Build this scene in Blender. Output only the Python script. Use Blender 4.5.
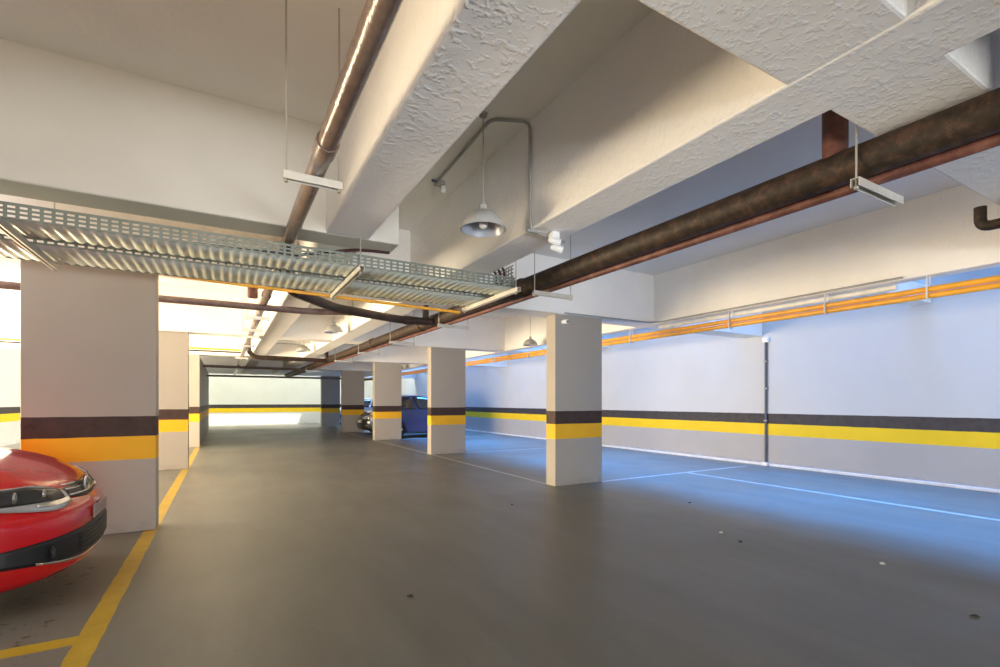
import bpy, bmesh, math, random
from math import sin, cos, pi, radians
from mathutils import Vector, Matrix
random.seed(7)
SC = bpy.context.scene
COL = SC.collection
for o in list(bpy.data.objects):
    bpy.data.objects.remove(o)

# ------------------------------------------------------------------ camera
cd = bpy.data.cameras.new('camera')
cam = bpy.data.objects.new('camera', cd); COL.objects.link(cam)
cam.location = (0, 0, 1.30)
cam.rotation_euler = (radians(90), 0, radians(-29.75))
cd.sensor_width = 36.0
cd.lens = 36.0 * 0.483255
cd.shift_y = 0.06815
cd.clip_start = 0.02
SC.camera = cam
# ------------------------------------------------------------------ view, world, lights
SC.view_settings.view_transform = 'Standard'
SC.view_settings.look = 'None'
SC.view_settings.gamma = 1.0
SC.view_settings.use_curve_mapping = False
SC.view_settings.exposure = 0.08
SC.cycles.max_bounces = 14
SC.cycles.diffuse_bounces = 9
SC.cycles.glossy_bounces = 4
SC.cycles.sample_clamp_indirect = 6.0
W = bpy.data.worlds.new('sky'); SC.world = W; W.use_nodes = True
bg = W.node_tree.nodes['Background']
bg.inputs[0].default_value = (0.62, 0.78, 1.0, 1); bg.inputs[1].default_value = 0.30

def sun(energy, color, d, ang=0.6):
    l = bpy.data.lights.new('sun', 'SUN'); l.energy = energy; l.color = color; l.angle = radians(ang)
    o = bpy.data.objects.new('sun', l); COL.objects.link(o)
    o.rotation_euler = Vector(d).to_track_quat('-Z', 'Y').to_euler(); o.location = (-20, 0, 30)
def area(name, loc, target, sx, sy, watts, color, spread=180, yaxis=(0, 1, 0)):
    l = bpy.data.lights.new(name, 'AREA'); l.shape = 'RECTANGLE'; l.size = sx; l.size_y = sy
    l.energy = watts; l.color = color; l.spread = radians(spread)
    o = bpy.data.objects.new(name, l); COL.objects.link(o); o.location = loc
    z = (Vector(loc) - Vector(target)).normalized(); y = Vector(yaxis); y = (y - z * y.dot(z)).normalized(); x = y.cross(z)
    o.rotation_euler = Matrix((x, y, z)).transposed().to_euler()
SUN_D = (-0.35, 0.42, -0.84)
sun(8.0, (1.0, 0.95, 0.86), SUN_D)
# daylight falling through the open strips of the roof (right, left court, back); the low left-side lamp and the rear lamp are added fill
area('daylight_right', (8.7, 10.5, 6.6), (6.9, 10.5, 0), 1.7, 36, 2400, (0.07, 0.325, 1.0), 70)
area('daylight_right_soft', (8.1, 10.5, 4.6), (8.0, 10.5, 0), 2.4, 36, 60, (1.0, 0.84, 0.50), 180)
area('daylight_left', (-3.7, 5.5, 4.6), (-3.5, 5.5, 0), 3.6, 23, 560, (1.0, 0.96, 0.95), 180)
area('fill_left_side', (-6.3, 11.4, 0.8), (-1, 10.2, 1.8), 10.0, 1.4, 2500, (1.0, 0.80, 0.53), 180, (0, 0, 1))  # warm fill lamp added outside an invented open left side
area('daylight_back', (2.0, 27.75, 4.9), (2.0, 27.4, 0), 14, 1.2, 520, (1.0, 1.0, 0.86), 180)
area('fill_behind_camera', (0.6, -7.4, 0.5), (0.9, 0, 2.2), 7.0, 1.0, 400, (0.97, 0.98, 1.0), 120, (0, 0, 1))  # fill lamp added behind the camera, outside an invented gateway

# ------------------------------------------------------------------ tagging
def tag(o, label=None, cat=None, group=None, kind=None):
    if label: o['label'] = label
    if cat: o['category'] = cat
    if group: o['group'] = group
    if kind: o['kind'] = kind
    return o
def empty(name, loc=(0, 0, 0), rz=0.0, label=None, cat=None, group=None):
    o = bpy.data.objects.new(name, None); COL.objects.link(o)
    o.location = loc; o.rotation_euler = (0, 0, rz); o.empty_display_size = 0.2
    return tag(o, label, cat, group)

# ------------------------------------------------------------------ mesh builder
class MB:
    def __init__(s): s.bm = bmesh.new()
    def quad(s, pts):
        return s.bm.faces.new([s.bm.verts.new(p) for p in pts])
    def box(s, x0, x1, y0, y1, z0, z1, bev=0.0):
        g = bmesh.ops.create_cube(s.bm, size=1.0)
        vs = g['verts']
        for v in vs:
            v.co = Vector(((x0 + x1) / 2 + v.co.x * (x1 - x0), (y0 + y1) / 2 + v.co.y * (y1 - y0), (z0 + z1) / 2 + v.co.z * (z1 - z0)))
        if bev:
            es = list({e for v in vs for e in v.link_edges})
            bmesh.ops.bevel(s.bm, geom=es, offset=bev, segments=2, affect='EDGES', profile=0.6)
        return s
    def bar(s, p, q, w, h=None, up=(0, 0, 1)):
        h = h or w
        p, q = Vector(p), Vector(q); d = (q - p).normalized(); u = Vector(up)
        if abs(d.dot(u)) > .95: u = Vector((1, 0, 0))
        a = d.cross(u).normalized(); b = a.cross(d).normalized()
        vs = []
        for e in (p, q):
            for (i, j) in ((-1, -1), (1, -1), (1, 1), (-1, 1)):
                vs.append(s.bm.verts.new(e + a * i * w / 2 + b * j * h / 2))
        f = s.bm.faces.new
        f((vs[3], vs[2], vs[1], vs[0])); f((vs[4], vs[5], vs[6], vs[7]))
        for i in range(4):
            j = (i + 1) % 4
            f((vs[i], vs[j], vs[4 + j], vs[4 + i]))
        return s
    def tube(s, path, r, n=14, cap=True):
        P = [Vector(p) for p in path]; N = len(P)
        rr = r if isinstance(r, (list, tuple)) else [r] * N
        T = []
        for i in range(N):
            t = (P[min(i + 1, N - 1)] - P[max(i - 1, 0)]); T.append(t.normalized())
        u = Vector((0, 0, 1))
        if abs(T[0].dot(u)) > .9: u = Vector((1, 0, 0))
        a = T[0].cross(u).normalized(); rings = []
        for i in range(N):
            a = (a - T[i] * a.dot(T[i])).normalized(); b = T[i].cross(a)
            rings.append([s.bm.verts.new(P[i] + (a * cos(2 * pi * k / n) + b * sin(2 * pi * k / n)) * rr[i]) for k in range(n)])
        for i in range(N - 1):
            for k in range(n):
                l = (k + 1) % n
                s.bm.faces.new((rings[i][k], rings[i][l], rings[i + 1][l], rings[i + 1][k]))
        if cap:
            s.bm.faces.new(list(reversed(rings[0]))); s.bm.faces.new(rings[-1])
        return s
    def lathe(s, prof, c=(0, 0, 0), n=32, axis='z'):
        rings = []
        for (r, h) in prof:
            ring = []
            for k in range(n):
                a = 2 * pi * k / n
                if axis == 'z': p = (c[0] + r * cos(a), c[1] + r * sin(a), c[2] + h)
                elif axis == 'y': p = (c[0] + r * cos(a), c[1] + h, c[2] + r * sin(a))
                else: p = (c[0] + h, c[1] + r * cos(a), c[2] + r * sin(a))
                ring.append(s.bm.verts.new(p))
            rings.append(ring)
        for i in range(len(rings) - 1):
            for k in range(n):
                l = (k + 1) % n
                s.bm.faces.new((rings[i][k], rings[i][l], rings[i + 1][l], rings[i + 1][k]))
        for ring, rv in ((rings[0], True), (rings[-1], False)):
            s.bm.faces.new(list(reversed(ring)) if rv else ring)
        return s
    def grid(s, f, nu, nv):
        V = [[s.bm.verts.new(f(i / nu, j / nv)) for j in range(nv + 1)] for i in range(nu + 1)]
        for i in range(nu):
            for j in range(nv):
                s.bm.faces.new((V[i][j], V[i + 1][j], V[i + 1][j + 1], V[i][j + 1]))
        return V
    def poly(s, pts, depth_vec):
        a = [s.bm.verts.new(p) for p in pts]; b = [s.bm.verts.new(Vector(p) + Vector(depth_vec)) for p in pts]
        s.bm.faces.new(a); s.bm.faces.new(list(reversed(b)))
        for i in range(len(a)):
            j = (i + 1) % len(a); s.bm.faces.new((a[i], b[i], b[j], a[j]))
        return s
    def build(s, name, mat, parent=None, smooth=True, merge=0.0, bevel=0.0, solid=0.0):
        if merge: bmesh.ops.remove_doubles(s.bm, verts=s.bm.verts, dist=merge)
        bmesh.ops.recalc_face_normals(s.bm, faces=s.bm.faces)
        me = bpy.data.meshes.new(name); s.bm.to_mesh(me); s.bm.free()
        if smooth:
            me.shade_smooth(); me.set_sharp_from_angle(angle=radians(38))
        me.materials.append(mat)
        o = bpy.data.objects.new(name, me); COL.objects.link(o)
        if parent: o.parent = parent
        if solid:
            m = o.modifiers.new('thickness', 'SOLIDIFY'); m.thickness = solid; m.offset = 0
        if bevel:
            m = o.modifiers.new('bevel', 'BEVEL'); m.width = bevel; m.segments = 2; m.limit_method = 'ANGLE'
        return o

# ------------------------------------------------------------------ materials
class N:
    """tiny node helper"""
    def __init__(s, name):
        s.m = bpy.data.materials.new(name); s.m.use_nodes = True
        s.t = s.m.node_tree; s.p = s.t.nodes['Principled BSDF']
    def n(s, typ, **kw):
        x = s.t.nodes.new(typ)
        for k, v in kw.items(): setattr(x, k, v)
        return x
    def l(s, a, b): s.t.links.new(a, b)
    def pos(s):
        return s.n('ShaderNodeNewGeometry').outputs['Position']
    def noise(s, scale, detail=4, rough=.55, vec=None, stretch=None):
        x = s.n('ShaderNodeTexNoise'); x.inputs['Scale'].default_value = scale
        x.inputs['Detail'].default_value = detail; x.inputs['Roughness'].default_value = rough
        v = vec or s.pos()
        if stretch:
            mp = s.n('ShaderNodeMapping'); mp.inputs['Scale'].default_value = stretch; s.l(v, mp.inputs['Vector']); v = mp.outputs[0]
        s.l(v, x.inputs['Vector']); return x.outputs['Fac']
    def ramp(s, fac, stops):
        r = s.n('ShaderNodeValToRGB'); e = r.color_ramp.elements
        while len(e) < len(stops): e.new(0.5)
        for i, (p, c) in enumerate(stops):
            e[i].position = p; e[i].color = (*c, 1) if len(c) == 3 else c
        s.l(fac, r.inputs[0]); return r.outputs[0]
    def math(s, op, a, b=None):
        x = s.n('ShaderNodeMath', operation=op)
        for i, v in enumerate((a, b)):
            if v is None: continue
            if isinstance(v, (int, float)): x.inputs[i].default_value = v
            else: s.l(v, x.inputs[i])
        return x.outputs[0]
    def mix(s, fac, a, b, mode='MIX'):
        x = s.n('ShaderNodeMix', data_type='RGBA', blend_type=mode)
        for sock, v in ((x.inputs[0], fac), (x.inputs[6], a), (x.inputs[7], b)):
            if isinstance(v, (int, float)): sock.default_value = v
            elif isinstance(v, tuple): sock.default_value = (*v, 1)
            else: s.l(v, sock)
        return x.outputs[2]
    def between(s, v, lo, hi):
        return s.math('MULTIPLY', s.math('GREATER_THAN', v, lo), s.math('LESS_THAN', v, hi))
    def bump(s, h, strength, dist=.02):
        b = s.n('ShaderNodeBump'); b.inputs['Strength'].default_value = strength; b.inputs['Distance'].default_value = dist
        s.l(h, b.inputs['Height']); s.l(b.outputs[0], s.p.inputs['Normal'])
    def base(s, c):
        if isinstance(c, tuple): s.p.inputs['Base Color'].default_value = (*c, 1)
        else: s.l(c, s.p.inputs['Base Color'])
    def set(s, rough=.5, metal=0., spec=.5, coat=0.):
        s.p.inputs['Roughness'].default_value = rough; s.p.inputs['Metallic'].default_value = metal
        s.p.inputs['Specular IOR Level'].default_value = spec; s.p.inputs['Coat Weight'].default_value = coat
        return s

def plain(name, c, rough=.5, metal=0., spec=.5, coat=0., var=.12, scale=6.0):
    k = N(name); k.set(rough, metal, spec, coat)
    f = k.noise(scale)
    k.base(k.ramp(f, [(.3, tuple(x * (1 - var) for x in c)), (.7, tuple(min(1, x * (1 + var)) for x in c))]))
    return k.m
def plaster(name, c, bump_scale=30, bump=.25, dist=.012, swirl=False):
    k = N(name); k.set(.75, spec=.25)
    f = k.noise(1.3, 5)
    k.base(k.ramp(f, [(.25, tuple(x * .93 for x in c)), (.75, tuple(min(1, x * 1.03) for x in c))]))
    h = k.noise(bump_scale, 3, .5, stretch=(1, 1, .55) if swirl else None)
    if swirl:
        h2 = k.noise(7, 2, .4)
        h = k.math('ADD', k.ramp(h, [(.5, (0, 0, 0)), (.68, (1, 1, 1))]), k.math('MULTIPLY', h2, 1.6))
    k.bump(h, bump, dist)
    return k.m
def banded(name, c, zs, low=None, yel=(.86, .58, .012), dark=(.052, .045, .045)):
    """wall paint with the dark and yellow stripe; zs = z of yellow bottom, yellow top, dark top"""
    k = N(name); k.set(.6, spec=.35)
    pos = k.pos(); sep = k.n('ShaderNodeSeparateXYZ'); k.l(pos, sep.inputs[0]); z = sep.outputs[2]
    jit = k.math('MULTIPLY', k.math('SUBTRACT', k.noise(5, 3), .5), .012); z = k.math('ADD', z, jit)
    f = k.noise(1.1, 5)
    wallc = k.ramp(f, [(.25, tuple(x * .95 for x in c)), (.75, tuple(min(1, x * 1.03) for x in c))])
    if low:
        lowc = k.ramp(f, [(.25, tuple(x * .92 for x in low)), (.75, tuple(min(1, x * 1.03) for x in low))])
        wallc = k.mix(k.math('LESS_THAN', z, zs[0]), wallc, lowc)
    dk = k.ramp(k.noise(9, 6, .7), [(.28, tuple(x * .3 for x in dark)), (.42, tuple(x * .85 for x in dark)), (.8, tuple(x * 1.35 for x in dark))])
    ye = k.ramp(k.noise(2, 3), [(.3, tuple(x * .95 for x in yel)), (.7, tuple(x * 1.04 for x in yel))])
    col = k.mix(k.between(z, zs[0], zs[1]), wallc, ye)
    col = k.mix(k.between(z, zs[1], zs[2]), col, dk)
    # scuffs near the floor
    sc = k.math('MULTIPLY', k.math('LESS_THAN', z, .10), k.ramp(k.noise(6, 5), [(.45, (0, 0, 0)), (.7, (.6, .6, .6))]))
    col = k.mix(sc, col, (.30, .27, .23))
    k.base(col); k.bump(k.noise(45, 3), .10, .01)
    return k.m

M = {}
M['ceil'] = plaster('ceiling_plaster', (.84, .825, .775), 26, .18)
M['beam'] = plaster('beam_plaster', (.90, .885, .85), 32, .26, .013, swirl=True)
M['slab'] = plaster('smooth_concrete_paint', (.66, .63, .56), 14, .06)
M['colr'] = banded('column_paint', (.38, .345, .30), (.725, .955, 1.155), None, (.80, .43, .012), (.050, .027, .022))
M['wall'] = banded('wall_paint', (.58, .585, .565), (.625, .855, 1.06), (.44, .425, .405))
M['wallb'] = banded('back_wall_paint', (.74, .75, .68), (.70, .94, 1.14), (.66, .66, .62))
M['skirt'] = plain('skirting_white', (.74, .74, .74), .5)

def floor_mat():
    k = N('floor_concrete'); k.set(.42, spec=.45)
    pos = k.pos(); sep = k.n('ShaderNodeSeparateXYZ'); k.l(pos, sep.inputs[0]); x, y = sep.outputs[0], sep.outputs[1]
    big = k.noise(.55, 6, .6); st = k.noise(1.6, 5, .6, stretch=(1.8, .35, 1)); fine = k.noise(60, 2)
    c = k.ramp(big, [(.25, (.142, .134, .110)), (.75, (.202, .193, .162))])
    c = k.mix(.45, c, k.ramp(st, [(.3, (.14, .13, .105)), (.7, (.23, .22, .185))]))
    c = k.mix(.12, c, k.ramp(fine, [(.3, (.1, .1, .1)), (.7, (.5, .5, .5))]), 'OVERLAY')
    # oil drips under the red car
    sp = k.ramp(k.noise(14, 3, .6), [(.60, (0, 0, 0)), (.66, (1, 1, 1))])
    oil = k.math('MULTIPLY', k.math('MULTIPLY', k.between(x, -2.6, -.85), k.between(y, 2.9, 5.2)), sp)
    c = k.mix(k.math('MULTIPLY', oil, .8), c, (.02, .017, .015))
    wear = k.noise(5, 6, .7)
    we = k.math('MULTIPLY', k.math('SUBTRACT', k.noise(9, 4), .5), .02); xx = k.math('ADD', x, we); yy = k.math('ADD', y, we)
    yel = k.ramp(wear, [(.3, (.44, .27, .008)), (.7, (.56, .37, .018))])
    ym = k.between(xx, -.70, -.585)
    ym = k.math('MAXIMUM', ym, k.math('MULTIPLY', k.between(yy, 3.37, 3.49), k.between(x, -5.6, -.6)))
    ym = k.math('MULTIPLY', ym, k.between(y, -7, 17))
    c = k.mix(k.math('MULTIPLY', ym, k.ramp(wear, [(.22, (.55, .55, .55)), (.42, (.97, .97, .97))])), c, yel)
    wm = k.math('MULTIPLY', k.between(xx, 7.34, 7.42), k.between(y, -7, 6.0))
    for yl in (6.0, 11.105, 16.21, 21.315, .9):
        wm = k.math('MAXIMUM', wm, k.math('MULTIPLY', k.between(yy, yl - .02, yl + .05), k.between(x, 5.34, 9.2)))
    wm = k.math('MAXIMUM', wm, k.math('MULTIPLY', k.between(xx, 4.40, 4.46), k.between(y, 6.2, 21.3)))
    c = k.mix(k.math('MULTIPLY', wm, k.ramp(wear, [(.3, (.35, .35, .35)), (.55, (.8, .8, .8))])), c, (.62, .60, .55))
    k.base(c)
    rr = k.ramp(big, [(.3, (.34, .34, .34)), (.7, (.52, .52, .52))]); k.l(rr, k.p.inputs['Roughness'])
    k.bump(k.noise(35, 4), .06, .01)
    return k.m
M['floor'] = floor_mat()

def galv():
    k = N('galvanized_steel'); k.set(.45, .45)
    v = k.n('ShaderNodeTexVoronoi'); v.inputs['Scale'].default_value = 30; k.l(k.pos(), v.inputs['Vector'])
    f = k.math('ADD', k.math('MULTIPLY', v.outputs['Distance'], .5), k.math('MULTIPLY', k.noise(3), .5))
    k.base(k.ramp(f, [(.25, (.42, .46, .42)), (.7, (.64, .69, .63))])); return k.m
M['galv'] = galv()
M['rail'] = plain('galvanized_rail', (.20, .225, .195), .5, .35)
M['tray'] = plain('galvanized_sheet', (.62, .67, .60), .42, .25)
M['galvdark'] = plain('galvanized_dull', (.40, .42, .40), .5, .7)
M['zinc'] = plain('zinc_channel', (.62, .60, .54), .45, .5)
M['rod'] = plain('threaded_rod', (.45, .42, .37), .5, .6)
def rusty(name, a, b, c, rough=.4, scale=7):
    k = N(name); k.set(rough, .0, .35)
    f = k.noise(scale, 8, .72)
    k.base(k.ramp(f, [(.28, a), (.5, b), (.72, c)])); k.bump(k.noise(40, 4), .25, .01); return k.m
M['rust'] = rusty('rusty_brown_pipe', (.008, .010, .006), (.038, .024, .015), (.12, .062, .042), .6, 13)
M['redpipe'] = rusty('red_oxide_pipe', (.07, .026, .020), (.15, .060, .045), (.26, .12, .095), .5, 9)
M['brownpipe'] = rusty('brown_enamel_pipe', (.11, .075, .058), (.19, .135, .105), (.28, .21, .17), .22, 3)
M['blackpipe'] = rusty('black_brown_pipe', (.022, .016, .013), (.05, .032, .025), (.085, .05, .038), .35)
M['purple'] = rusty('dull_purple_pipe', (.085, .055, .055), (.14, .095, .09), (.19, .14, .13), .45)
M['orange'] = plain('orange_gas_pipe', (.88, .42, .03), .35, 0, .5)
M['conduit'] = plain('grey_conduit', (.36, .36, .35), .5, .2)
M['darkconduit'] = plain('dark_grey_conduit', (.09, .09, .095), .5)
M['white'] = plain('white_plastic', (.80, .80, .78), .35)
M['shade'] = plain('lamp_shade_enamel', (.42, .42, .40), .35)
M['shadein'] = plain('lamp_shade_inside', (.40, .43, .48), .3, .2)
M['bulb'] = plain('unlit_bulb_glass', (.75, .74, .70), .12)
M['black'] = plain('black_plastic', (.012, .012, .012), .4)
M['cable'] = plain('dark_red_cable', (.05, .015, .013), .5)
M['leaf'] = plain('dry_leaf', (.03, .018, .010), .8)
M['pebble'] = plain('pale_plaster_crumb', (.62, .60, .56), .9)

# ------------------------------------------------------------------ structure
def struct(name, mb, mat, label, cat, smooth=False, bevel=0.0):
    return tag(mb.build(name, mat, smooth=smooth, bevel=bevel), label, cat, None, 'structure')
S = 5.105
ROW = [0.78] + [6.0 + S * k for k in range(0, 5)]
ZB, ZS = 2.64, 3.48
XW = 9.586
struct('floor', MB().box(-16, 10.2, -15, 31.5, -.25, 0), M['floor'], 'grey polished concrete garage floor with painted yellow and white lines', 'floor')
struct('ceiling', MB().box(-1.75, 6.65, -8, 27.0, ZS, ZS + .18), M['ceil'], 'pale plastered concrete slab ceiling between the beams', 'ceiling')
struct('beam', MB().box(-5.6, 6.45, -1.95, -1.5, 2.05, 3.50), M['slab'], 'unseen light blocker added behind the viewpoint, shaped as a deep beam', 'beam')  # unseen beam added to shade the front face of the first cross beam
struct('wall_right', MB().box(XW, XW + .25, -8, 31.5, 0, 14), M['wall'], 'long white wall with dark and yellow stripes in daylight', 'wall')  # unseen upper part raised to keep the sun off the strip below
struct('wall_left', MB().box(-5.85, -5.6, 16.8, 31.5, 0, 7.0), M['wallb'], 'striped wall at the end of the bays behind the red car', 'wall')
struct('wall_back', MB().box(-5.6, XW, 30.6, 30.85, 0, 6.0), M['wallb'], 'bright sunlit far end wall with yellow stripe', 'wall')
struct('sun_blocker_slab', MB().box(-5.6, XW, 28.4, 30.6, 5.0, 5.15), M['ceil'], 'canopy slab, unseen, added to keep the sun off the upper end wall', 'blocker')  # unseen slab added so sun reaches only the foot of the end wall
g = MB(); g.box(-5.6, -5.0, -7.2, -7, 0, 3.48); g.box(6.2, 6.4, -7.2, -7, 0, 3.48); g.box(-5.0, 6.2, -7.2, -7, 2.9, 3.48); g.box(6.4, XW, -7.2, -7, 0, 3.0)  # opening added in the unseen front wall to let the fill lamp in
struct('wall_front', g, M['wallb'], 'unseen striped wall with an opening added for the fill lamp behind the viewpoint', 'wall')
struct('baseboard_right', MB().box(XW - .035, XW, -7, 30.6, 0, .05, .01), M['skirt'], 'thin white skirting strip along the foot of the right wall', 'skirting')
struct('wall_passage', MB().box(-1.61, -.62, 16.6, 27.0, 0, ZB), M['colr'], 'striped side wall running on behind the last left pillar', 'wall')

def beam(x0, x1, y0, y1, z0, z1, label, mat='beam'):
    return struct('beam', MB().box(x0, x1, y0, y1, z0, z1), M[mat], label, 'beam', bevel=.012)
far = ['just above the viewpoint', 'over the nearest row of pillars', 'over the second row of pillars', 'over the third row of pillars', 'over the fourth row of pillars', 'over the farthest row of pillars']
for k, y in enumerate(ROW):
    y0 = y - .07 if k else .76
    beam(-5.6, XW, y0, y0 + .42, ZB, ZS + (.04 if True else 0), 'deep white cross beam ' + far[k])
beam(.70, 1.04, -7, 26.3, ZB - .003, ZS + .02, 'long white plastered beam beside the brown ceiling pipe, running down the lane')
beam(2.07, 2.42, -7, 26.3, ZB - .004, ZS + .02, 'long white plastered beam between the pendant lamp and the rusty pipe')
beam(6.45, 6.65, -7, 27.0, ZB - .005, 4.1, 'tall edge beam above the orange pipes along the open light strip')
beam(-4.4, 1.30, 4.0, 4.3, ZB - .006, ZS + .02, 'smooth secondary cross beam just above the perforated cable tray', 'slab')
for i, (y, w) in enumerate(((3.21, 'crossing the open strip nearest to the viewpoint'), (10.42, 'crossing the open strip just behind the nearest right pillar'), (17.9, 'crossing the open strip far down the right wall'))):
    beam(6.65, XW, y, y + .25, 2.84, 3.10, 'small white strut beam ' + w)
for i in range(1, 4):
    beam(1.04, 2.07, 4.0 + S * i, 4.25 + S * i, ZB + .25, ZS + .01, 'short cross beam between the two long beams, %s bay beyond the cable tray' % ('first', 'second', 'third')[i - 1])

cl_r = ['right-hand pillar nearest to the viewpoint, out beside the lane', 'wide striped pillar with the security camera, nearest on the right', 'striped pillar right of the blue car, second on the right', 'striped pillar between the blue car and the dark car', 'striped pillar just behind the nose of the dark car', 'farthest striped pillar on the right in front of the end wall']
cl_l = ['left-hand pillar beside the viewpoint', 'broad striped pillar right behind the red car', 'striped pillar second on the left beside the yellow line', 'striped pillar third on the left, most distant of its row']
for k, y in enumerate(ROW):
    struct('column', MB().box(4.403, 5.341, y, y + .24, 0, ZB), M['colr'], cl_r[k], 'pillar', bevel=.008)
    if k < 4:
        struct('column', MB().box(-1.614, -.598, y, y + .24, 0, ZB), M['colr'], cl_l[k], 'pillar', bevel=.008)

# ------------------------------------------------------------------ pipes
def arc(p0, c, p1, n=7):
    """quadratic bend from p0 around corner c to p1"""
    p0, c, p1 = Vector(p0), Vector(c), Vector(p1)
    return [p0 * (1 - t) ** 2 + c * 2 * t * (1 - t) + p1 * t * t for t in [i / n for i in range(n + 1)]]
def bent(pts, rad):
    P = [Vector(p) for p in pts]; out = [P[0]]
    for i in range(1, len(P) - 1):
        a = P[i] + (P[i - 1] - P[i]).normalized() * rad; b = P[i] + (P[i + 1] - P[i]).normalized() * rad
        out += arc(a, P[i], b)
    return out + [P[-1]]
def pipe(name, pts, r, mat, label, cat='pipe', rad=.12, couplings=(), group=None, n=16, cmat=None):
    """a pipe with its couplings as parts"""
    o = MB().tube(bent(pts, rad), r, n).build(name, mat)
    tag(o, label, cat, group)
    for (p, q) in couplings:
        MB().tube([p, q], r * 1.16, n).build('coupling', cmat or mat, o)
    return o
# brown shiny pipe left of the long beam
Y1 = 26.0
pipe('ceiling_pipe', [(.44, -1.4, 2.565), (.44, Y1, 2.565)], .048, M['brownpipe'], 'glossy brown ceiling pipe running down the lane left of the long beam',
     couplings=[((.44, y, 2.565), (.44, y + .13, 2.565)) for y in (2.45, 6.3, 8.2, 11.9)])
pipe('riser_pipe', [(.30, 6.47, 2.54), (.30, 6.47, ZS)], .055, M['redpipe'], 'short reddish riser pipe beside the brown pipe behind the cable tray')
def xm(y): return 2.885 - .012 * y
# thick rusty pipe with its branches
pipe('drain_pipe', [(xm(-1.4), -1.4, 2.545), (xm(25), 25.0, 2.545)], .088, M['rust'], 'thick rusty brown pipe running diagonally under the right beams',
     couplings=[((xm(y), y, 2.545), (xm(y + .2), y + .2, 2.545)) for y in (4.45, 7.4, 10.2, 14.6)])
pipe('sprinkler_pipe', [(xm(-1.4) + .085, -1.4, 2.455), (xm(25) + .085, 25.0, 2.455)], .028, M['redpipe'], 'thin reddish pipe running right under the thick rusty pipe')
pipe('riser_pipe', [(2.87, 1.37, 2.60), (2.87, 1.37, ZS)], .06, M['redpipe'], 'rusty riser rising from the thick pipe behind the first cross beam')
pipe('riser_pipe', [(2.89, .64, 2.60), (2.89, .64, ZS)], .06, M['redpipe'], 'rusty riser at the right edge, in front of the first cross beam')
pipe('branch_pipe', [(.60, 5.60, 3.47), (.60, 5.61, 2.50), (1.24, 6.38, 2.49), (2.2, 6.80, 2.49), (2.72, 6.83, 2.50)], .058, M['blackpipe'],
     'black brown branch pipe with elbow joining the thick rusty pipe behind the tray', rad=.14,
     couplings=[((2.28, 6.805, 2.49), (2.40, 6.81, 2.49))])
pipe('riser_pipe', [(2.58, 6.72, 2.52), (2.58, 6.72, ZS)], .045, M['blackpipe'], 'black riser standing on the end of the bent black branch pipe')
pipe('cross_pipe', [(-5.5, 6.85, 2.50), (1.0, 6.85, 2.50), (1.5, 6.62, 2.50)], .042, M['purple'], 'dull purple brown pipe crossing the lane under the left ceiling', rad=.2)
pipe('branch_pipe', [(.57, 14.4, 3.4), (.57, 14.45, 2.49), (2.66, 14.8, 2.50)], .06, M['blackpipe'], 'dark elbow pipe far down the lane, reaching the rusty pipe', rad=.28)
pipe('riser_pipe', [(2.60, 14.72, 2.54), (2.60, 14.72, 3.0)], .05, M['blackpipe'], 'short black riser on the end of the far elbow pipe')
pipe('gas_pipe', [(-5.5, 13.1, 2.53), (.36, 13.1, 2.53)], .022, M['orange'], 'orange pipe crossing far down the left side above a black pipe')
pipe('cross_pipe', [(-5.5, 13.1, 2.475), (.36, 13.1, 2.475)], .018, M['blackpipe'], 'thin black pipe right below the far orange cross pipe')
pipe('cross_pipe', [(-.6, 19.0, 2.50), (2.56, 19.4, 2.50)], .045, M['purple'], 'grey brown pipe crossing the lane ahead of the far end')
pipe('cross_pipe', [(-.6, 22.6, 2.345), (7.0, 22.6, 2.345)], .04, M['purple'], 'last thin pipe crossing the lane in front of the bright end wall')
pipe('elbow_pipe', [(4.53, 1.25, ZB), (4.53, 1.25, 2.50), (4.53, -1.4, 2.50)], .034, M['rust'], 'small rusty elbow pipe under the first cross beam at the right edge', rad=.06)
# orange gas pipes under the edge beam
pipe('gas_pipe', [(6.50, -7, 2.492), (6.50, 26.5, 2.492)], .031, M['orange'], 'upper of the two orange pipes along the right edge beam')
pipe('gas_pipe', [(6.505, -7, 2.425), (6.505, 26.5, 2.425)], .031, M['orange'], 'lower of the two orange pipes along the right edge beam')
clamp_words = ['at the right edge of the picture', 'below the light gap', 'left of the small strut beam', 'right of the corner of the edge beam', 'at the corner of the edge beam', 'just left of the security camera pillar', 'second beyond the security camera pillar', 'third beyond the security camera pillar']
for i, y in enumerate((1.25, 2.2, 3.2, 4.5, 6.5, 9.9, 11.6, 13.4)):
    t = MB()
    pts = [(6.47, y, ZB), (6.462, y, 2.56), (6.458, y, 2.46), (6.462, y, 2.40), (6.50, y, 2.383), (6.545, y, 2.40), (6.55, y, 2.47), (6.545, y, 2.55), (6.54, y, ZB)]
    for a, b in zip(pts[:-1], pts[1:]): t.bar(a, b, .03, .006, up=(0, 1, 0.001))
    tag(t.build('pipe_clamp', M['white']), 'pale strap clamp on the orange pipes, ' + clamp_words[i], 'pipe clamp', 'strap clamps on the orange pipes')
pipe('conduit', [(4.52, 5.915, 2.655), (6.30, 5.915, 2.655), (6.43, 5.80, 2.655), (6.43, 2.4, 2.655)], .013, M['conduit'], 'thin grey conduit from the security camera along the beam bottom to the right', 'conduit', rad=.08, n=8)
pipe('cable_duct', [(6.56, 5.9, 2.585), (6.56, 2.5, 2.585)], .034, M['white'], 'white conduit tube above the orange pipes under the edge beam', 'conduit', n=10)

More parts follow.
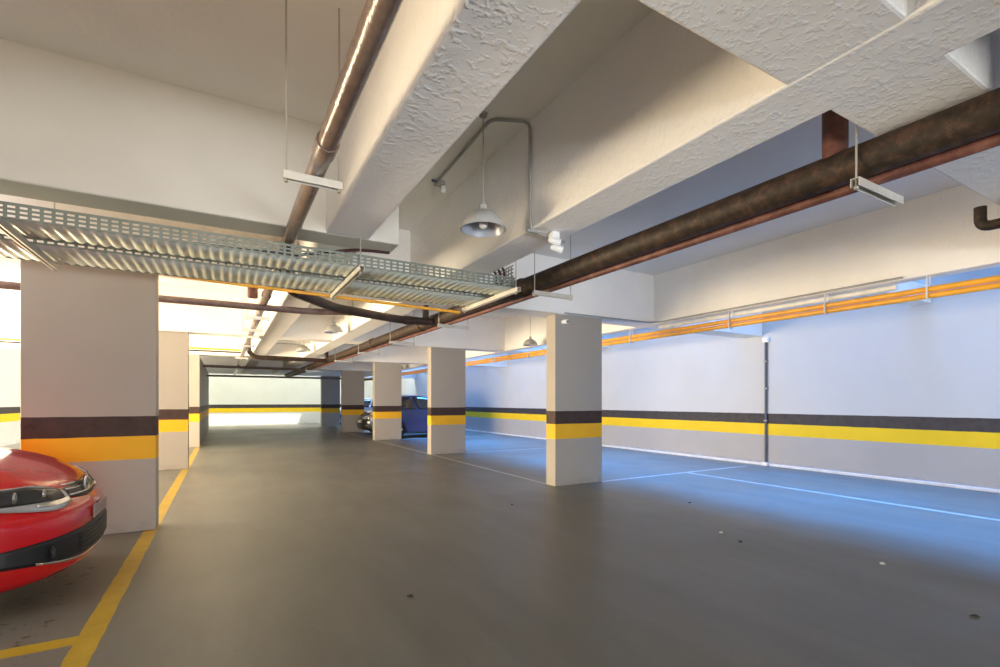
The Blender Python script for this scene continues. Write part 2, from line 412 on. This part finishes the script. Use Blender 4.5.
# ------------------------------------------------------------------ cable tray
def perforated(mb, f, L, rows, period=.055, hole=.036):
    """strip: f(a, b) maps length a and height b to a point; rows = list of (b0, b1, has_slots)"""
    n = int(L / period)
    for (b0, b1, slot) in rows:
        if not slot:
            mb.quad([f(0, b0), f(n * period, b0), f(n * period, b1), f(0, b1)])
        else:
            for i in range(n):
                a0, a1 = i * period + hole, (i + 1) * period
                mb.quad([f(a0, b0), f(a1, b0), f(a1, b1), f(a0, b1)])
RR = [(0, .012, 0), (.012, .026, 1), (.026, .040, 0), (.040, .054, 1), (.054, .068, 0), (.068, .082, 1), (.082, .10, 0)]
RL = [(0, .012, 0), (.012, .027, 1), (.027, .045, 0), (.045, .060, 1), (.060, .08, 0)]
def tray(x0, x1, y0, y1, z, label, rr, riser=False):
    root = empty('cable_tray', (x0, (y0 + y1) / 2, z), 0, label, 'cable tray', 'galvanized cable trays')
    L = x1 - x0; h = (y1 - y0) / 2
    for sgn in (-1, 1):
        m = MB(); perforated(m, lambda a, b: (a, sgn * h, b), L, rr)
        m.quad([(0, sgn * h, rr[-1][1]), (L, sgn * h, rr[-1][1]), (L, sgn * (h - .014), rr[-1][1]), (0, sgn * (h - .014), rr[-1][1])])
        m.build('side_rail', M['rail'], root, smooth=False, merge=1e-5, solid=.002)
    m = MB()
    nx = int(L / .0095)
    def f(u, v):
        a = u * L
        return (a, -h + .004 + v * (2 * h - .008), .006 + .0045 * max(-.7, min(.7, sin(2 * pi * a / .066))) / .7)
    m.grid(f, nx, 1)
    m.build('tray_bottom', M['tray'], root, smooth=True, solid=.0015)
    if riser:
        m = MB()
        perforated(m, lambda a, b: (L - .03, -h + a, b), 2 * h, [(0, .02, 0)] + [(.02 + i * .034, .04 + i * .034, 1) if j == 0 else (.04 + i * .034, .054 + i * .034, 0) for i in range(6) for j in (0, 1)], .05, .03)
        m.build('end_riser', M['galvdark'], root, smooth=False, merge=1e-5, solid=.002)
    return root
tray(-5.2, 2.46, 3.99, 4.38, 2.40, 'perforated galvanized cable tray nearest to the viewpoint, with the tall slotted rail', RR, True)
tray(-5.2, 2.46, 4.52, 5.08, 2.398, 'galvanized cable tray lying behind the tall slotted one', RL)
sup = ['in front of the broad left pillar', 'below the long beam', 'at the tray end by the rusty pipe']
for i, x in enumerate((-1.17, .96, 2.437)):
    root = empty('tray_support', (x, 4.5, 2.35), 0, 'pale channel under the cable trays, ' + sup[i], 'tray support', 'channel supports under the trays')
    c = MB(); c.box(-.021, .021, -.60, .62, .036, .040); c.box(-.021, -.017, -.60, .62, 0, .036); c.box(.017, .021, -.60, .62, 0, .036)
    c.box(-.017, -.008, -.60, .62, 0, .004); c.box(.008, .017, -.60, .62, 0, .004)
    c.build('channel', M['zinc'], root, smooth=False)
    for y in (-.545, .60):
        top = (ZB if (abs(y + .545) < .01 or i == 1) else ZS) - 2.35
        if i == 2: top = ZS - 2.35
        MB().tube([(0, y, -.02), (0, y, top)], .005, 8).build('rod', M['rod'], root)
        MB().tube([(0, y, -.012), (0, y, 0)], .011, 6).build('nut', M['rod'], root)
pipe('gas_conduit', [(-5.3, 5.15, 2.56), (-.6, 5.15, 2.43), (.30, 5.15, 2.395), (2.40, 5.15, 2.345)], .016, M['orange'], 'slim orange pipe hanging below the far edge of the cable trays',
     couplings=[((x, 5.15, z), (x + .035, 5.15, z)) for x, z in ((-.10, 2.410), (1.35, 2.370))], n=10)
def cable(pts, r, label):
    cu = []
    P = [Vector(p) for p in pts]
    for i in range(len(P) - 1):
        p0, p1, p2, p3 = P[max(i - 1, 0)], P[i], P[i + 1], P[min(i + 2, len(P) - 1)]
        for k in range(8):
            t = k / 8
            cu.append(.5 * ((2 * p1) + (p2 - p0) * t + (2 * p0 - 5 * p1 + 4 * p2 - p3) * t * t + (3 * p1 - p0 - 3 * p2 + p3) * t ** 3))
    cu.append(P[-1])
    return tag(MB().tube(cu, r, 8).build('cable', M['cable']), label, 'cable')
cable([(-5, 4.10, 2.425), (-2, 4.12, 2.425), (.2, 4.06, 2.43), (.62, 4.06, 2.475), (.95, 4.12, 2.57), (1.27, 4.2, 2.617)], .013, 'dark red cable climbing from the tray to the underside of the beam')
for i, (y, w) in enumerate(((4.12, 'front'), (4.2, 'middle'), (4.28, 'rear'))):
    cable([(1.3, y, 2.427), (2.0, y + .02, 2.43), (2.33, y, 2.45), (2.40, y, 2.52), (2.405, y + .01, 2.59), (2.38, y, 2.615)], .012, 'black cable bending upwards at the tray end, %s one of three' % w)

# ------------------------------------------------------------------ pipe hangers
def hanger(x0, x1, y, z, label, group, top=ZS, rods=(1, 1), w=.041):
    root = empty('pipe_hanger', ((x0 + x1) / 2, y, z), 0, label, 'pipe hanger', group)
    h = (x1 - x0) / 2
    c = MB(); c.box(-h, h, -w / 2, w / 2, .017, .021); c.box(-h, h, -w / 2, -w / 2 + .004, -.021, .017); c.box(-h, h, w / 2 - .004, w / 2, -.021, .017)
    c.build('channel', M['zinc'], root, smooth=False)
    for s, on in zip((-1, 1), rods):
        if on:
            MB().tube([(s * (h - .015), 0, -.03), (s * (h - .015), 0, top - z)], .005, 8).build('rod', M['rod'], root)
            MB().tube([(s * (h - .015), 0, -.034), (s * (h - .015), 0, -.021)], .011, 6).build('nut', M['rod'], root)
words = ['in front of the cable tray', 'first one behind the cable tray', 'second one behind the cable tray', 'third one behind the cable tray', 'fourth one behind the cable tray', 'farthest one down the lane']
for i, y in enumerate((2.77, 7.7, 9.05, 10.0, 11.7, 15.0)):
    hanger(.27, .57, y, 2.492, 'two rod channel hanger under the glossy brown pipe, ' + words[i], 'hangers under the glossy brown pipe')
words = ['nearest to the viewpoint at the first beam', 'right of the cable tray end', 'behind the cable tray end', 'at the second pillar', 'third pillar height along the pipe', 'fourth along from the tray end', 'last one before the end wall']
for i, y in enumerate((1.225, 4.08, 6.52, 8.8, 11.1, 13.6, 18.5)):
    a = xm(y) - .115; t = ZB if i == 0 else ZS
    hanger(a, a + .49, y, 2.405, 'channel hanger under the thick rusty pipe, ' + words[i], 'hangers under the thick rusty pipe', top=t if i else ZB + .05, rods=(1, 0) if i == 0 else (1, 1))

# ------------------------------------------------------------------ pendant lamps
def lamp(x, y, zr, label):
    root = empty('pendant_lamp', (x, y, zr), 0, label, 'pendant lamp', 'dome pendant lamps')
    o = [(.030, .150), (.045, .146), (.085, .128), (.125, .098), (.155, .055), (.168, .018), (.172, 0)]
    i = [(r - .006, h - .006) for r, h in reversed(o)]; i[0] = (.166, 0)
    m = MB(); m.lathe(o, n=36); sh = m.build('lamp_shade', M['shade'], root)
    m = MB(); m.lathe([(.165, .001)] + [(max(r - .008, .01), h - .006) for r, h in reversed(o[:-1])], n=36)
    bmesh.ops.delete(m.bm, geom=[f for f in m.bm.faces if len(f.verts) > 4 and abs(f.calc_center_median().z) < .01], context='FACES')
    m.build('shade_lining', M['shadein'], sh)
    m = MB(); m.lathe([(.022, .15), (.030, .152), (.030, .185), (.018, .20)], n=16); m.build('socket_cap', M['shade'], root)
    m = MB(); m.lathe([(.014, .10), (.030, .075), (.036, .045), (.028, .02), (.008, .008)], n=16); m.build('bulb', M['bulb'], root)
    MB().tube([(0, 0, .19), (0, 0, ZS - zr)], .0045, 8).build('cord', M['conduit'], root)
    m = MB(); m.lathe([(.03, ZS - zr - .02), (.035, ZS - zr)], n=12); m.build('ceiling_rose', M['conduit'], root)
    # remove the disc that would close the shade from below
    me = sh.data; bm = bmesh.new(); bm.from_mesh(me)
    bmesh.ops.delete(bm, geom=[f for f in bm.faces if len(f.verts) > 4 and f.calc_center_median().z < .01], context='FACES')
    bm.to_mesh(me); bm.free()
    return root
lamp(1.705, 3.24, 2.60, 'unlit grey dome lamp hanging by the long conduit, nearest to the viewpoint')
lamp(1.80, 9.45, 2.60, 'unlit dome lamp hanging beyond the cable tray, first behind it')
lamp(1.80, 13.4, 2.60, 'unlit dome lamp far down the lane, smallest left of the rusty pipe')
lamp(6.05, 9.2, 2.58, 'unlit dome lamp just left of the security camera pillar')
lamp(6.05, 18.6, 2.60, 'unlit dome lamp far back above the blue car')

# conduit of the near lamp, sensors, emergency light, camera, wall conduit
pipe('conduit', [(1.83, 4.5, ZS - .015), (1.78, 3.25, ZS - .015), (2.05, 3.12, ZS - .02), (2.052, 3.12, 2.618), (2.09, 3.12, 2.618), (2.44, 3.20, 2.618)], .012, M['conduit'],
     'thin conduit from the lamp across the slab and down the beam', 'conduit', rad=.07, n=8)
t = empty('ceiling_sensor', (1.86, 4.46, ZS), 0, 'small sensor bracket on the slab at the conduit end', 'sensor')
MB().box(-.045, .045, -.045, .045, -.035, 0, .008).build('junction_box', M['conduit'], t)
MB().bar((-.09, -.02, -.012), (.02, -.02, -.012), .018).build('bracket', M['darkconduit'], t)
MB().lathe([(.012, -.11), (.026, -.10), (.030, -.07), (.022, -.035)], (.035, 0, 0), 14).build('sensor_head', M['white'], t)
t = empty('emergency_light', (2.26, 3.095, 2.634), 0, 'white twin head emergency spotlight under the beam by the lamp', 'emergency light')
MB().box(-.035, .035, -.03, .03, -.05, 0, .008).build('mount', M['white'], t)
for s in (-1, 1):
    c = (s * .01 + .01, 0, -.07 - (.055 if s > 0 else 0))
    m = MB(); m.tube([(c[0] - .045, c[1] + .01, c[2] + .008), (c[0] - .03, c[1] + .006, c[2] + .005), (c[0] + .02, c[1], c[2]), (c[0] + .05, c[1] - .01, c[2] - .008)], [.014, .022, .026, .030], 14)
    m.build('spot_head', M['white'], t)
MB().tube([(.01, 0, -.04), (.015, 0, -.12)], .008, 8).build('swivel_arm', M['white'], t)
t = empty('security_camera', (4.56, 5.99, 2.53), 0, 'small white security camera at the top of the nearest right pillar', 'security camera')
MB().lathe([(.036, .008), (.038, -.014), (.034, -.03), (.018, -.034)], (-.02, 0, 0), 20, 'y').build('base_plate', M['white'], t)
MB().tube([(-.02, -.02, 0), (.0, -.085, -.004)], [.030, .036], 16).build('housing', M['white'], t)
MB().tube([(.008, -.083, -.004), (.011, -.092, -.005)], .017, 16).build('lens', M['black'], t)
t = empty('wall_conduit', (XW, 5.84, 0), 0, 'dark vertical conduit with white box on the right wall', 'conduit')
MB().tube([(-.03, 0, .04), (-.03, 0, 2.50)], .024, 12).build('tube', M['darkconduit'], t)
MB().box(-.07, 0, -.06, .06, 2.50, 2.60, .008).build('junction_box', M['white'], t)
MB().box(-.08, 0, -.055, .055, 0, .07, .01).build('foot_shoe', M['white'], t)
for z in (.9, 1.55, 2.1):
    MB().box(-.062, 0, -.032, .032, z, z + .03, .004).build('clip', M['conduit'], t)
# specks on the floor
for i, (x, y, s, w) in enumerate(((5.19, 4.17, .024, 'nearest the blue lit strip right of the pillar'), (4.15, 2.78, .022, 'on the open floor at the lower right'), (1.08, 3.09, .02, 'alone on the floor at the bottom centre'), (3.15, 5.2, .022, 'on the floor before the nearest right pillar'), (3.94, 1.11, .022, 'in the lower right corner of the floor'))):
    m = MB(); n = 9
    pts = [(s * (1 + .35 * sin(3 * a + i)) * cos(a), .6 * s * (1 + .3 * cos(2 * a + i)) * sin(a), .002 + .006 * sin(a) ** 2) for a in [2 * pi * k / n for k in range(n)]]
    m.poly(pts, (0, 0, .004))
    o = m.build('dry_leaf', M['leaf'], smooth=False); o.location = (x, y, 0); o.rotation_euler = (0, 0, i * 1.3)
    tag(o, 'tiny dark dry leaf scrap ' + w, 'leaf', 'leaf scraps on the floor')
for i, (x, y, w) in enumerate(((4.28, 3.07, 'closest to the centre of the floor'), (4.58, 1.84, 'towards the lower right of the floor'))):
    m = MB(); bmesh.ops.create_icosphere(m.bm, subdivisions=2, radius=.018)
    for v in m.bm.verts: v.co = Vector((v.co.x * (1.3 + .3 * sin(90 * v.co.y)), v.co.y, max(-.004, v.co.z * .6)))
    o = m.build('plaster_crumb', M['pebble']); o.location = (x, y, .004)
    tag(o, 'small pale plaster crumb ' + w, 'crumb', 'plaster crumbs on the floor')

# ------------------------------------------------------------------ cars
def lerp_tab(tab, x):
    if x <= tab[0][0]: return tab[0][1]
    for (a, b), (c, d) in zip(tab[:-1], tab[1:]):
        if x <= c:
            t = (x - a) / (c - a); return b + (d - b) * t
    return tab[-1][1]
HW = .82
FACE = [(-.16, .16), (-.07, .185), (-.02, .22), (.0, .30), (.0, .38), (.0, .46), (.002, .52), (-.012, .57), (-.04, .605), (-.062, .63), (-.082, .66), (-.10, .69), (-.118, .72), (-.14, .75), (-.17, .778), (-.215, .805)]
HOOD = [(-.30, .848), (-.42, .890), (-.58, .932), (-.76, .965), (-.94, .985), (-1.06, .992)]
def setback(y):
    t = min(1, abs(y) / HW); return .13 * t ** 2 + .40 * t ** 6
FZ = [(z, x) for x, z in FACE]
def face_x(y, z): return lerp_tab(FZ, z) - setback(y)
def car(name, loc, rz, paint, label, cat='car', badge=False, detail=False):
    root = empty(name, loc, rz, label, cat)
    prof = FACE + HOOD; NF = len(FACE)
    ny = 44
    ys = [HW * sin(pi / 2 * (2 * i / ny - 1)) * .55 + HW * .45 * (2 * i / ny - 1) for i in range(ny + 1)]
    def P(k, y):
        x0, z0 = prof[k]; t = abs(y) / HW
        fx = 1.0 if k < NF else max(0.12, 1 - (k - NF + 1) / (len(HOOD)) * .88)
        dz = 0 if k < NF - 4 else .05 * min(1, (k - NF + 5) / 5)
        crease = 0
        if k >= NF: crease = .014 * math.exp(-((t - .62) / .10) ** 2) 
        return Vector((x0 - setback(y) * fx, y, z0 - dz * t ** 4 + crease))
    b = MB()
    b.grid(lambda u, v: P(round(v * (len(prof) - 1)), ys[round(u * ny)]), ny, len(prof) - 1)
    tail = -3.88
    def arch(cx, up=True):
        return [(cx + .335 * cos(a), .30 + .335 * sin(a)) for a in [pi * k / 12 for k in range(13)]]
    for s in (-1, 1):
        front = [(P(k, s * HW).x, P(k, s * HW).z) for k in range(len(prof))]
        top = [(-1.6, .935), (-2.4, .95), (-3.2, .965), (-3.7, .96), (-3.84, .88), (tail, .70), (tail + .01, .5), (tail + .06, .24)]
        bottom = [(-3.60, .22)] + list(reversed(arch(-3.21))) + [(-2.80, .20), (-1.18, .20)] + list(reversed(arch(-.79)))
        pts2 = front + top + bottom
        # widen the lateral section slightly at mid height with two layers
        vs = [b.bm.verts.new((x, s * (HW - (.03 if z > .90 else 0)), z)) for x, z in pts2]
        f = b.bm.faces.new(vs if s > 0 else list(reversed(vs)))
        bmesh.ops.triangulate(b.bm, faces=[f])
    # rear face and top deck under the glasshouse
    rear = [(-3.7, .96), (-3.84, .88), (tail, .70), (tail + .01, .5), (tail + .06, .24), (-3.6, .20)]
    def R(u, v):
        x, z = rear[round(v * 5)]; y = (2 * u - 1) * HW * (1 if z < .9 else .963)
        return (x - .10 * (1 - (2 * u - 1) ** 4), y, z)
    b.grid(R, 16, 5)
    body = b.build('body', paint, root, merge=.004)
    # dark underbody with wheel wells
    m = MB(); m.box(-3.7, -.45, -.74, .74, .19, .62); m.build('underbody', M['black'], root, smooth=False)
    # glasshouse: roof, pillars as one painted shell, glass as separate panes slightly outside
    base = [(-.98, .74), (-1.6, .775), (-2.4, .785), (-3.2, .77), (-3.72, .70)]
    def gh(u, v):
        """u along the length (0 front .. 1 rear), v from belt to roof"""
        xb = -.98 - u * 2.76; zt = 1.40 + .06 * sin(pi * min(1, u * 1.15 + .05))
        xt = -1.72 - u * 1.70
        wb = .765 - .05 * (abs(u - .45) / .55) ** 3; wt = .565 - .04 * (abs(u - .4) / .6) ** 3
        vv = v ** .92
        return (xb + (xt - xb) * v, wb + (wt - wb) * vv, .925 + .02 * min(1, u * 2) + (zt - .945) * (v))
    r = MB()
    for s in (-1, 1):
        r.grid(lambda u, v: (gh(u, v)[0], s * gh(u, v)[1], gh(u, v)[2]), 20, 6)
    def roof(u, v):
        x, y, z = gh(u, 1.0); k = 2 * v - 1
        return (x, k * y, z + .045 * (1 - k * k) * (.3 + .7 * sin(pi * (.1 + .8 * u))))
    r.grid(roof, 20, 10)
    def fr(u, v):
        x, y, z = gh(0, v); k = 2 * u - 1
        return (x + .10 * (1 - k * k) * (1 - .5 * v), k * y, z + (.03 * (1 - k * k) * .3 if v > .99 else 0))
    def rr(u, v):
        x, y, z = gh(1, v); k = 2 * u - 1
        return (x - .10 * (1 - k * k) * (1 - .5 * v), k * y, z + (.03 * (1 - k * k) * .3 if v > .99 else 0))
    r.grid(fr, 12, 6); r.grid(rr, 12, 6)
    r.build('roof_shell', paint, root, merge=.004)
    def pane(nm, fn, u0, u1, v0, v1, off):
        m = MB(); m.grid(lambda u, v: tuple(Vector(fn(u0 + (u1 - u0) * u, v0 + (v1 - v0) * v)) + Vector(off)), 12, 6)
        return m.build(nm, M['glass'], root, solid=.004)
    pane('windshield', fr, .07, .93, .06, .93, (.012, 0, .008))
    pane('rear_window', rr, .09, .91, .12, .90, (-.012, 0, .008))
    for s in (-1, 1):
        sd = lambda u, v: (gh(u, v)[0], s * gh(u, v)[1], gh(u, v)[2])
        pane('side_window', sd, .10, .47, .08, .90, (0, s * .012, .004))
        pane('side_window', sd, .51, .84, .08, .88, (0, s * .012, .004))
    # wheels
    for wx in (-.79, -3.21):
        for s in (-1, 1):
            w = empty('wheel', (wx, s * .735, .30)); w.parent = root
            m = MB(); m.lathe([(.20, -.085), (.26, -.092), (.292, -.07), (.30, -.03), (.30, .03), (.292, .07), (.26, .092), (.20, .085)], n=28, axis='y'); m.build('tyre', M['tyre'], w)
            m = MB(); m.lathe([(.205, -.06), (.20, .06), (.205, s * .080)], n=28, axis='y')
            for k in range(6):
                a = 2 * pi * k / 6; m.bar((.03 * cos(a), s * .088, .03 * sin(a)), (.195 * cos(a), s * .088, .195 * sin(a)), .012, .055, up=(-sin(a), 0, cos(a)))
            m.build('rim', M['chrome'], w)
    # front panels lying on the nose surface
    def panel(nm, mat, y0, y1, lo, hi, off=.006, n=18, par=None, nz=5):
        m = MB()
        def f(u, v):
            y = y0 + (y1 - y0) * u; za, zb = lo(u), hi(u); z = za + (zb - za) * v
            return (face_x(y, z) + off, y + (off * .6 * (1 if y > 0 else -1) if abs(y) > .5 else 0), z)
        m.grid(f, n, nz); return m.build(nm, mat, par or root, solid=.006)
    for s in (-1, 1):
        hl = panel('headlight', M['lampglass'], s * .34, s * .775, lambda u: .640 - .035 * sin(pi * min(1, u * 1.15)) + .01 * u, lambda u: .70 + .070 * min(1, u * 2.2) ** .8 + .008 * u, .010, 22)
        if detail:
            panel('lamp_bezel', M['lampdark'], s * .40, s * .74, lambda u: .664 + .012 * u, lambda u: .722 + .048 * min(1, u * 2), .018, 16, hl)
            for yy, rad in ((.655, .040), (.535, .030)):
                m = MB(); m.lathe([(rad, 0), (rad * .9, .008), (rad * .4, .012)], (face_x(s * yy, .715) + .022, s * yy, .715), 20, 'x'); m.build('reflector', M['chrome'], hl)
            panel('turn_signal', M['chrome'], s * .36, s * .60, lambda u: .645 - .012 * sin(pi * u), lambda u: .668 - .01 * u, .019, 12, hl)
    g = panel('grille', M['black'], -.335, .335, lambda u: .628 + .03 * abs(2 * u - 1) ** 2, lambda u: .728 - .01 * abs(2 * u - 1), .008, 24)
    for z in (.652, .690, .722):
        panel('grille_bar', M['chrome'], -.325, .325, lambda u: z + .012 * abs(2 * u - 1) ** 2, lambda u: z + .010 + .012 * abs(2 * u - 1) ** 2, .014, 20, g, 1)
    it = panel('lower_intake', M['mesh'], -.775, .775, lambda u: .275 + .045 * abs(2 * u - 1) ** 4, lambda u: .445 + .02 * (1 - abs(2 * u - 1)) - .035 * abs(2 * u - 1) ** 5, .006, 34)
    if detail:
        for k in range(5):
            z = .30 + .028 * k
            panel('intake_slat', M['black'], -.42, .42, lambda u: z, lambda u: z + .008, .012, 20, it, 1)
        for s in (-1, 1):
            m = MB(); m.lathe([(.038, 0), (.044, .006), (.036, .016), (.010, .02)], (face_x(s * .60, .355) + .008, s * .60, .355), 22, 'x'); m.build('fog_light', M['lampdark'], it)
        panel('chin_trim', M['chrome'], -.66, .66, lambda u: .252 + .05 * abs(2 * u - 1) ** 4, lambda u: .264 + .05 * abs(2 * u - 1) ** 4, .010, 30)
        m = MB(); m.box(.0, .007, -.20, .20, .475, .565, .002)
        o = m.build('number_plate', M['plate'], root); o.location = (.004, 0, 0)
        o['label'] = 'blank greyish number plate'
    if badge:
        bx = face_x(0, .69) + .016
        bd = MB(); bd.lathe([(.066, 0), (.066, .008), (.058, .012)], (bx, 0, .69), 32, 'x'); bdo = bd.build('badge', M['black'], root)
        m = MB(); ring = [(bx + .013, .060 * cos(a), .69 + .060 * sin(a)) for a in [2 * pi * k / 32 for k in range(33)]]
        m.tube(ring, .0065, 8)
        def st(y0, z0, y1, z1): m.bar((bx + .014, y0, .69 + z0), (bx + .014, y1, .69 + z1), .006, .011, up=(0, -(z1 - z0), y1 - y0))
        st(-.024, .052, 0, .006); st(.024, .052, 0, .006)
        st(-.050, .028, -.022, -.048); st(-.022, -.048, 0, .0); st(0, .0, .022, -.048); st(.022, -.048, .050, .028)
        m.build('emblem', M['chrome'], bdo)
    for s in (-1, 1):
        m = MB(); m.box(-3.86, -3.70, s * .62 - .09, s * .62 + .09, .66, .88, .03); o = m.build('tail_light', M['tail'], root); o.location = (-.045, s * .06, 0)
        m = MB(); m.tube([(-1.34, s * .74, .985), (-1.34, s * .80, .99)], .02, 8); m.box(-1.40, -1.30, s * .90 - .09, s * .90 + .09, .95, 1.06, .025); m.build('wing_mirror', paint, root)
    return root
def paintmat(name, c, rough=.25):
    k = N(name); k.base(c); k.set(rough, .0, .5, .7); k.p.inputs['Coat Roughness'].default_value = .06; return k.m
M['glass'] = plain('car_glass', (.02, .025, .03), .05, 0, .8)
M['tyre'] = plain('tyre_rubber', (.018, .018, .018), .8)
M['chrome'] = plain('chrome', (.78, .78, .78), .15, 1.0)
M['lampglass'] = plain('headlamp_glass', (.55, .56, .57), .08, .35, .8)
M['lampdark'] = plain('headlamp_dark', (.03, .03, .032), .15, 0, .7)
M['mesh'] = plain('intake_mesh', (.012, .012, .014), .5)
M['plate'] = plain('blank_plate', (.35, .26, .25), .5)
M['tail'] = plain('tail_lamp_red', (.35, .01, .01), .15)
PR = paintmat('red_paint', (.60, .004, .010)); PD = paintmat('dark_paint', (.028, .022, .020)); PB = paintmat('blue_paint', (.006, .028, .15)); PS = paintmat('silver_paint', (.5, .5, .5), .35)
car('hatchback_car', (-.81, 4.62, 0), 0, PR, 'glossy red hatchback nosing in from the left edge before the broad pillar', badge=True, detail=True)
car('hatchback_car', (4.72, 19.75, 0), pi, PD, 'dark car whose nose sticks out between the distant right pillars')
bc = car('hatchback_car', (8.12, 17.45, 0), 0, PB, 'blue car parked backwards between the second and third right pillars')
bc.scale = (.86, 1, 1.04)
car('hatchback_car', (4.75, 27.9, 0), pi, PS, 'pale silver car mostly hidden behind the farthest right pillar')
